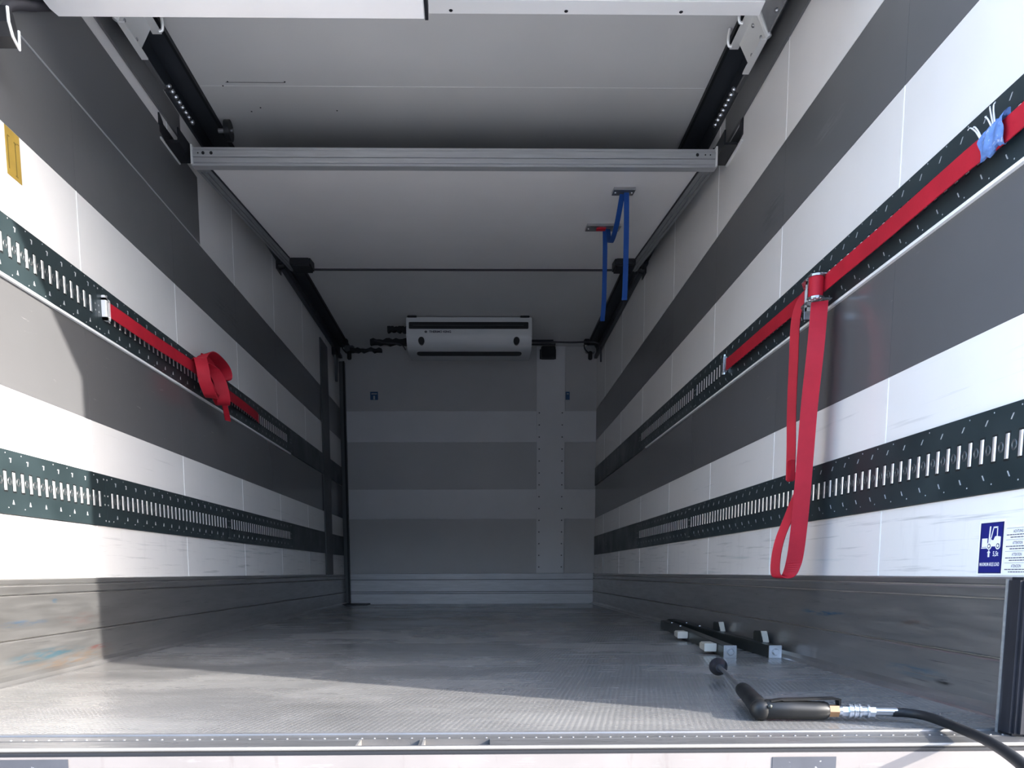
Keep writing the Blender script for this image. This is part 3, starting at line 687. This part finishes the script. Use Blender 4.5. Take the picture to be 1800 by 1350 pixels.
loop('knot_core', [(-1.172, 3.72, 1.285), (-1.162, 3.76, 1.282), (-1.155, 3.82, 1.268), (-1.158, 3.88, 1.25), (-1.170, 3.92, 1.235)], (.006, .004, .026), (.006, .004, .030))
MB().ribbon(smooth_path([(-1.160, 3.90, 1.19), (-1.150, 3.95, 1.15), (-1.148, 3.98, 1.11), (-1.152, 4.02, 1.065)], 6), [V((.008, .018, 0))]*19, .003).obj('loose_tail', 'red_webbing', ls)
MB().tube([(-1.148, 3.765, 1.225), (-1.146, 3.775, 1.19), (-1.152, 3.79, 1.165)], .004, 6).obj('buckle_rod', 'steel', ls, smooth=True)

# ------------------------------------------------------------------ stickers
def on_right(y, z, x=XW-.0005):  # flat sheet on the right wall: x right = -Y
    return lambda a, b, c: (x-c, y-a, z+b)
st = thing('axle_load_sticker', 'dark blue forklift sticker reading maximum axle load 5,5t on right wall', 'sticker', (1.23, 1.66, .30))
MB().box(1.2292, 1.231, 1.618, 1.704, .2985, .418).obj('white_border', 'sticker_white', st)
MB().box(1.2286, 1.2293, 1.6225, 1.6985, .302, .4125).obj('blue_field', 'sticker_navy', st)
MB().box(1.2283, 1.2287, 1.6255, 1.6955, .304, .4105).obj('blue_centre', 'sticker_blue', st)
FX, FZ = 1.6955, .304; SX, SZ = .070, .1065
def flat(name, poly, m, d=0.0, parent=st):
    # poly in sticker fractions (0..1 left to right, 0..1 bottom to top)
    xs = 1.2281-d
    me = MB().prism([(FX-a*SX, FZ+b*SZ) for a, b in poly], 0, xs-.0002, xs)
    return me.obj(name, m, parent)
def disc(cx, cy, rr, n=16): return [(cx+rr*math.cos(2*math.pi*k/n), cy+rr*SX/SZ*math.sin(2*math.pi*k/n)) for k in range(n)]
flat('load_box', [(.07, .525), (.33, .525), (.33, .70), (.07, .70)], 'sticker_white')
flat('fork', [(.05, .495), (.36, .495), (.36, .515), (.05, .515)], 'sticker_white')
flat('mast', [(.37, .50), (.43, .50), (.47, .94), (.41, .94)], 'sticker_white')
flat('chassis', [(.44, .53), (.95, .53), (.95, .72), (.76, .74), (.68, .73), (.62, .66), (.53, .66), (.47, .72)], 'sticker_white')
for q in ([(.48, .70), (.52, .70), (.62, .92), (.58, .92)], [(.58, .90), (.80, .90), (.80, .93), (.58, .93)], [(.76, .72), (.80, .72), (.80, .92), (.76, .92)]): flat('cab_bar', q, 'sticker_white')
for cx in (.43, .84):
    w_ = flat('wheel', disc(cx, .54, .115), 'sticker_white', .0002)
    flat('tyre_gap', disc(cx, .54, .075), 'sticker_navy', .0004, w_); 
    flat('hub', disc(cx, .54, .045), 'sticker_white', .0006, w_)
flat('arrow', [(.39, .315), (.47, .315), (.47, .40), (.51, .40), (.43, .465), (.35, .40), (.39, .40)], 'sticker_white')
place_flat(text_mesh('5,5t', .26*SX, .115*SZ, .02), on_right(FX-.63*SX, FZ+.315*SZ, 1.2279), 'lettering', 'sticker_white', st)
place_flat(text_mesh('MAXIMUM AXLE LOAD', .93*SX, .075*SZ, .02), on_right(FX-.03*SX, FZ+.13*SZ, 1.2279), 'lettering', 'sticker_white', st)
sheet = thing('notice_sheet', 'white printed notice with warning paragraphs right of the forklift sticker', 'sticker', (1.23, 1.57, .30))
MB().box(1.2292, 1.231, 1.515, 1.617, .2985, .402).obj('paper', 'sticker_white', sheet)
for k, head in enumerate(('ACHTUNG', 'ATTENTION', 'ATTENTION', 'ATENCION')):
    zt = .3905-k*.0242
    MB().box(1.2288, 1.2293, 1.52, 1.613, zt+.0060, zt+.0066).obj('rule', 'ink', sheet)
    place_flat(text_mesh(head, .030, .0062, .01), on_right(1.592, zt-.0035, 1.2289), 'lettering', 'ink', sheet)
    for j, (a, b) in enumerate(((1.612, 1.525), (1.600, 1.535))):
        y = a
        while y > b:
            wd = .004+.006*random.random()
            MB().box(1.2289, 1.2293, y-wd, y, zt-.0085-j*.0052, zt-.0066-j*.0052).obj('print_line', 'ink', sheet); y -= wd+.0015
ys_ = thing('yellow_sticker', 'worn yellow instruction sticker at the left edge below the grey band', 'sticker', (-1.23, 2.43, 1.44))
MB().box(-1.231, -1.2288, 2.394, 2.464, 1.440, 1.571).obj('sheet', 'sticker_yellow', ys_)
for ya, yb, za, zb in ((2.402, 2.406, 1.458, 1.545), (2.404, 2.414, 1.546, 1.549), (2.438, 2.442, 1.452, 1.540), (2.434, 2.447, 1.540, 1.544), (2.434, 2.446, 1.450, 1.453), (2.450, 2.460, 1.545, 1.547)):
    MB().box(-1.229, -1.2283, ya, yb, za, zb).obj('printed_line', 'ink_brown', ys_)
for i, (x, nm) in enumerate(((-.909, 'left'), (.952, 'right'))):
    w_ = .074 if i == 0 else .04
    t = thing('blue_tag', 'small blue square label on the back wall, ' + ('left side' if i == 0 else 'right of the cover strip'), 'label', (x, L, 1.96), 'blue labels on the back wall')
    MB().box(x-w_/2, x+w_/2, L-.002, L, 1.958, 2.034).obj('sheet', 'sticker_tag', t)
    MB().box(x-w_/2+.012, x+w_/2-.010, L-.0026, L-.002, 2.010, 2.018).obj('print', 'back_wall', t)
    if i == 0: MB().box(x-.008, x+.008, L-.0026, L-.002, 1.962, 1.996).obj('print', 'back_wall', t)

# ------------------------------------------------------------------ cooling unit
ev = thing('cooling_unit', 'white ceiling-mounted cooling unit with long black air slot at the back', 'cooling unit', (.02, 6.9, 2.19))
xa, xb = -.509, .549
prof = [(6.752, 2.440), (6.750, 2.305), (6.756, 2.275), (6.772, 2.235), (6.805, 2.205), (6.86, 2.192), (7.20, 2.205), (7.30, 2.26), (7.30, 2.440)]
MB().prism(prof, 0, xa, xb).obj('housing', 'evap_white', ev, smooth=True, bevel=.004)
MB().box(xa+.022, xb-.030, 6.742, 6.752, 2.343, 2.398).obj('air_slot', 'black', ev, bevel=.004)
MB().box(xa+.06, xb-.07, 6.740, 6.743, 2.368, 2.371).obj('louvre', 'post_grey', ev)
MB().box(xa+.0, xa+.014, 6.744, 6.80, 2.28, 2.434).obj('end_cheek', 'evap_white', ev, bevel=.003)
MB().box(xb-.014, xb, 6.744, 6.80, 2.28, 2.434).obj('end_cheek', 'evap_white', ev, bevel=.003)
for x in (-.384, .419):
    pts2 = [(x+.026*math.cos(a), 2.250+.030*math.sin(a)) for a in [2*math.pi*k/16 for k in range(16)]]
    MB().prism([(p[0], p[1]) for p in pts2], 1, 6.748, 6.80).obj('drain_port', 'black', ev)
pts2 = [(-.405+.03*math.cos(a), 6.925+.055*math.sin(a)) for a in [math.pi/2+math.pi*k/8 for k in range(9)]] + [(.44+.03*math.cos(a), 6.925+.055*math.sin(a)) for a in [-math.pi/2+math.pi*k/8 for k in range(9)]]
MB().prism(pts2, 2, 2.186, 2.20).obj('lower_slot', 'black', ev)
for x in (xa+.05, xb-.06):
    MB().box(x-.04, x+.04, 6.74, 7.0, 2.434, H).obj('mount', 'black', ev, bevel=.004)
MB().box(xa+.01, xb-.01, 6.78, 7.28, 2.434, H).obj('roof_gasket', 'black', ev)
place_flat(text_mesh('THERMO KING', .185, .018, .045), lambda a, b, c: (-.318+a, 6.7493, 2.312+b), 'lettering', 'ink', ev)
MB().prism([(-.345+.012*math.cos(2*math.pi*k/10), 2.320+.010*math.sin(2*math.pi*k/10)) for k in range(10)], 1, 6.7493, 6.7498).obj('emblem', 'ring_metal', ev)

# bits around the unit
jb = thing('junction_box', 'small black junction box high on the back wall right of the cooling unit', 'box', (.74, 7.6, 2.3))
MB().box(.690, .825, L-.10, L-.02, 2.325, 2.43).obj('case', 'black', jb, bevel=.006)
MB().box(.680, .835, L-.022, L-.019, 2.33, 2.42).obj('back_plate', 'black_paint', jb)
cd = thing('conduit_pipe', 'thin grey conduit running from the cooling unit into the right corner', 'pipe', (.9, 7.3, 2.38))
MB().tube(smooth_path([(.55, 7.28, 2.392), (.75, 7.30, 2.396), (.95, 7.30, 2.392), (1.08, 7.28, 2.390), (1.17, 7.25, 2.375), (1.20, 7.23, 2.33), (1.205, 7.22, 2.20)]), .008, 8).obj('pipe', 'tube_grey', cd, smooth=True)
MB().box(.56, .80, 7.30, 7.33, 2.372, 2.384).obj('clip_strip', 'black', cd)
MB().box(.56, .78, 7.30, 7.33, 2.402, 2.416).obj('clip_strip', 'black', cd)
def ragged(name, label, xa, xb, za, zb, y):
    t = thing(name, label, 'foam', ((xa+xb)/2, y, za), 'torn foam strips')
    m = MB(); n = 12; top = []; bot = []
    for i in range(n+1):
        x = xa+(xb-xa)*i/n
        top.append((x, zb+random.uniform(-.012, .006))); bot.append((x, za+random.uniform(-.006, .014)))
    m.prism(bot+top[::-1], 1, y-.03, y+.03); m.obj('strip', 'black', t)
    return t
t = ragged('foam_strip', 'torn black foam strip beside the cooling unit, upper piece', -.70, -.515, 2.405, 2.452, 7.05)
t = ragged('foam_strip', 'torn black foam strip with frayed wire left of the cooling unit', -.88, -.53, 2.352, 2.402, 7.25)
MB().tube(smooth_path([(-.84, 7.215, 2.385), (-.76, 7.212, 2.365), (-.68, 7.212, 2.362), (-.60, 7.212, 2.350), (-.56, 7.212, 2.30)], 4), .006, 6).obj('wire', 'tube_grey', t)
t = ragged('foam_strip', 'torn black foam strip running from the far left corner', -1.08, -.79, 2.318, 2.352, 7.35)
def latch(s, x, label):
    t = thing('corner_latch', label, 'latch', (x, 7.4, 2.25), 'corner latches')
    MB().box(x-.045, x+.045, 7.40, 7.46, 2.335, 2.395).obj('bracket', 'post_grey' if s < 0 else 'alu_profile_side', t, bevel=.008)
    MB().tube([(x-s*.005, 7.38, 2.335), (x-s*.005, 7.38, 2.325), (x-s*.005, 7.38, 2.27), (x-s*.005, 7.38, 2.26)], [.012, .020, .020, .012], 12).obj('handle', 'black', t, smooth=True)
    MB().box(x-.06, x-.01, 7.38, 7.44, 2.41, 2.45).obj('cap', 'black', t, bevel=.006)
    MB().tube(smooth_path([(x-.06, 7.40, 2.40), (x-.055, 7.39, 2.36), (x-.02, 7.38, 2.32)], 4), .006, 6).obj('wire', 'black', t)
latch(1, 1.135, 'black handled latch hanging in the far right ceiling corner')
latch(-1, -1.10, 'black handled latch hanging in the far left ceiling corner')
lh = thing('latch_lever', 'dark hanging lever on left wall below the rail end', 'lever', (-1.19, 7.3, 2.1))
MB().prism([(7.28, 2.30), (7.42, 2.30), (7.38, 2.16), (7.36, 2.05), (7.33, 2.05), (7.32, 2.18)], 0, -1.215, -1.195).obj('lever', 'post_grey', lh)
MB().box(-1.228, -1.195, 7.27, 7.43, 2.27, 2.33).obj('mount', 'black', lh)

# ------------------------------------------------------------------ two load bars on the floor
def load_bar(label, a, b, lugs_up):
    a, b = V(a), V(b); d = (b-a); Ln = d.length; d.normalize(); sx = V((d.y, -d.x, 0)); hw = .0225; ht = .045
    t = thing('load_bar', label, 'load bar', a, 'load bars on the floor')
    def P(q, w, z): return tuple(a+d*q+sx*w+V((0, 0, z)))
    def bx(q0, q1, w0, w1, z0, z1): return MB().add([P(q, w, z) for z in (z0, z1) for q in (q0, q1) for w in (w0, w1)], [(0,2,3,1), (4,5,7,6), (0,1,5,4), (2,6,7,3), (0,4,6,2), (1,3,7,5)])
    bx(.004, Ln, -hw+.001, hw-.001, .001, ht-.001).obj('tube', 'bar_steel', t, bevel=.003)
    ep = bx(0, .006, -hw, hw, .0005, ht+.001).obj('end_plate', 'zinc', t, bevel=.001)
    MB().tube([P(.001, 0, .0225), P(-.010, 0, .0225)], .0105, 6).obj('bolt_head', 'zinc', ep)
    MB().tube([P(0, 0, .0225), P(-.002, 0, .0225)], .013, 14).obj('washer', 'steel', ep)
    for q in (.16, .70):
        if lugs_up:
            lg = bx(q, q+.09, .004, .030 if q < .5 else .028, ht-.002, ht+.036).obj('lug', 'bar_steel', t, bevel=.003)
            MB().add([P(q-.002+.0*k, w, z) for k, (w, z) in enumerate(((.012, ht-.002), (.034, ht-.002), (.024, ht+.040), (.002, ht+.040)))] + [P(q+.005, w, z) for (w, z) in ((.012, ht-.002), (.034, ht-.002), (.024, ht+.040), (.002, ht+.040))],
                     [(0,1,2,3), (7,6,5,4), (0,4,5,1), (1,5,6,2), (2,6,7,3), (3,7,4,0)]).obj('lug_face', 'lug_metal', lg)
        else:
            q_ = q-.05 if q < .5 else q-.02
            lg = bx(q_, q_+.10, -hw-.045, -hw, .014, .042).obj('lug', 'lug_metal', t, bevel=.004)
            bx(q_-.002, q_+.004, -hw-.046, -hw-.002, .013, .043).obj('lug_face', 'lug_metal', lg, bevel=.001)
    for q in (1.0, 1.25):
        MB().dome(P(q, .0, ht), (0, 0, 1), .006, .005, 8).obj('bolt', 'zinc', t, smooth=True)
    return t
load_bar('dark steel load bar on the floor with lugs on its left side', (1.000, 2.706, 0), (1.118, 4.20, 0), False)
load_bar('dark steel load bar on the floor beside the right wall with upright lugs', (1.160, 2.700, 0), (1.178, 4.30, 0), True)

# ------------------------------------------------------------------ blow gun with hose
bgn = thing('blow_gun', 'black air blow gun with lance and brass fitting lying on the floor edge', 'blow gun', (.75, 1.6, 0))
MB().tube([(.700, 1.560, .024), (.708, 1.558, .024), (.76, 1.553, .0235), (.80, 1.551, .022), (.824, 1.550, .022), (.831, 1.550, .022)], [.0170, .0215, .0205, .0195, .0195, .0170], 16).obj('grip', 'gun_black', bgn, smooth=True)
MB().tube(smooth_path([(.694, 1.552, .023), (.700, 1.580, .024), (.716, 1.66, .026), (.730, 1.74, .028), (.737, 1.785, .029), (.739, 1.795, .029)], 4), [.012, .018, .0215, .0215]+[.0200]*4+[.0185]*4+[.0180]*4+[.017]*4+[.010], 16).obj('barrel', 'gun_black', bgn, smooth=True)
MB().dome((.694, 1.553, .023), (-.5, -.8, 0), .0210, .014, 16).obj('nose_boss', 'gun_black', bgn, smooth=True)
MB().dome((.708, 1.5365, .034), (0, -1, .5), .005, .003, 10).obj('pivot_screw', 'bar_steel', bgn, smooth=True)
MB().tube([(.738, 1.79, .029), (.765, 1.95, .032), (.800, 2.17, .036)], .0058, 10).obj('lance', 'steel', bgn, smooth=True)
nz = MB().tube([(.800, 2.165, .034), (.803, 2.19, .034), (.806, 2.205, .034), (.808, 2.215, .034)], [.012, .0255, .026, .022], 20).obj('rubber_cup', 'black_rubber', bgn, smooth=True)
MB().prism([(.712, .0405), (.735, .0445), (.738, .0425), (.840, .0450), (.852, .0435), (.853, .033), (.857, .033), (.857, .0465), (.845, .0495), (.735, .0475), (.712, .0440)], 1, 1.543, 1.561).obj('trigger_lever', 'gun_black', bgn)
def hexa(x0, x1, rr, mt, nm, n=6): return MB().tube([(x0, 1.5495-(x0-.83)*.13, .0215), (x1, 1.5495-(x1-.83)*.13, .0215)], rr, n).obj(nm, mt, bgn, smooth=(n > 6))
hexa(.830, .853, .0135, 'brass', 'brass_nut')
hexa(.853, .860, .0105, 'zinc', 'collar', 12); hexa(.860, .872, .011, 'zinc', 'coupling_nut')
for i, rr in enumerate((.0155, .0140, .0155, .0140, .0155)): hexa(.872+i*.0048, .8762+i*.0048, rr, 'zinc', 'coupling_ring', 18)
hexa(.896, .908, .011, 'zinc', 'coupling_body', 14); hexa(.908, .912, .0145, 'zinc', 'coupling_flange', 14); hexa(.912, .924, .0110, 'zinc', 'coupling_nut')
hexa(.924, .966, .0095, 'steel', 'ferrule', 16)
hs = thing('air_hose', 'black rubber air hose curving from the blow gun over the sill', 'hose', (.98, 1.4, 0))
MB().tube(smooth_path([(.960, 1.5325, .0205), (.985, 1.524, .0205), (1.005, 1.495, .020), (1.010, 1.44, .018), (.998, 1.365, .0195), (.965, 1.25, .026), (.918, 1.12, .031), (.868, 1.00, .030), (.82, .90, .015), (.78, .80, -.06), (.76, .72, -.25), (.75, .68, -.6), (.78, .60, -1.0), (.95, .45, -1.135), (1.5, .3, -1.138), (2.6, .6, -1.138)], 10), .0092, 14).obj('hose', 'hose_rubber', hs, smooth=True)

# ------------------------------------------------------------------ final placement of wall-mounted things along the walls
for o in list(SC.objects):
    if o.parent is not None or 'category' not in o: continue
    n = o.name.split('.')[0]; x = o.location.x
    if n in ('lashing_strap', 'rag', 'yellow_sticker', 'axle_load_sticker', 'notice_sheet', 'hose_holder', 'rail_trolley', 'wall_stop', 'rope_wheel', 'latch_lever'):
        if n == 'lashing_strap' and x > 0:
            for c in o.children:
                if c.name.split('.')[0] in ('short_webbing', 'long_webbing', 'end_fitting', 'reel_wrap', 'ratchet_wheel', 'side_plate', 'release_slide', 'handle'): c.location.y += .024
        else: o.location.y += .025 if x > 0 else -.042
    elif n == 'load_bar': o.location.y += .012
    elif n == 'blow_gun' : o.location.y += .006; o.location.x -= .006
    elif n == 'air_hose': o.location.y += .006; o.location.x -= .008
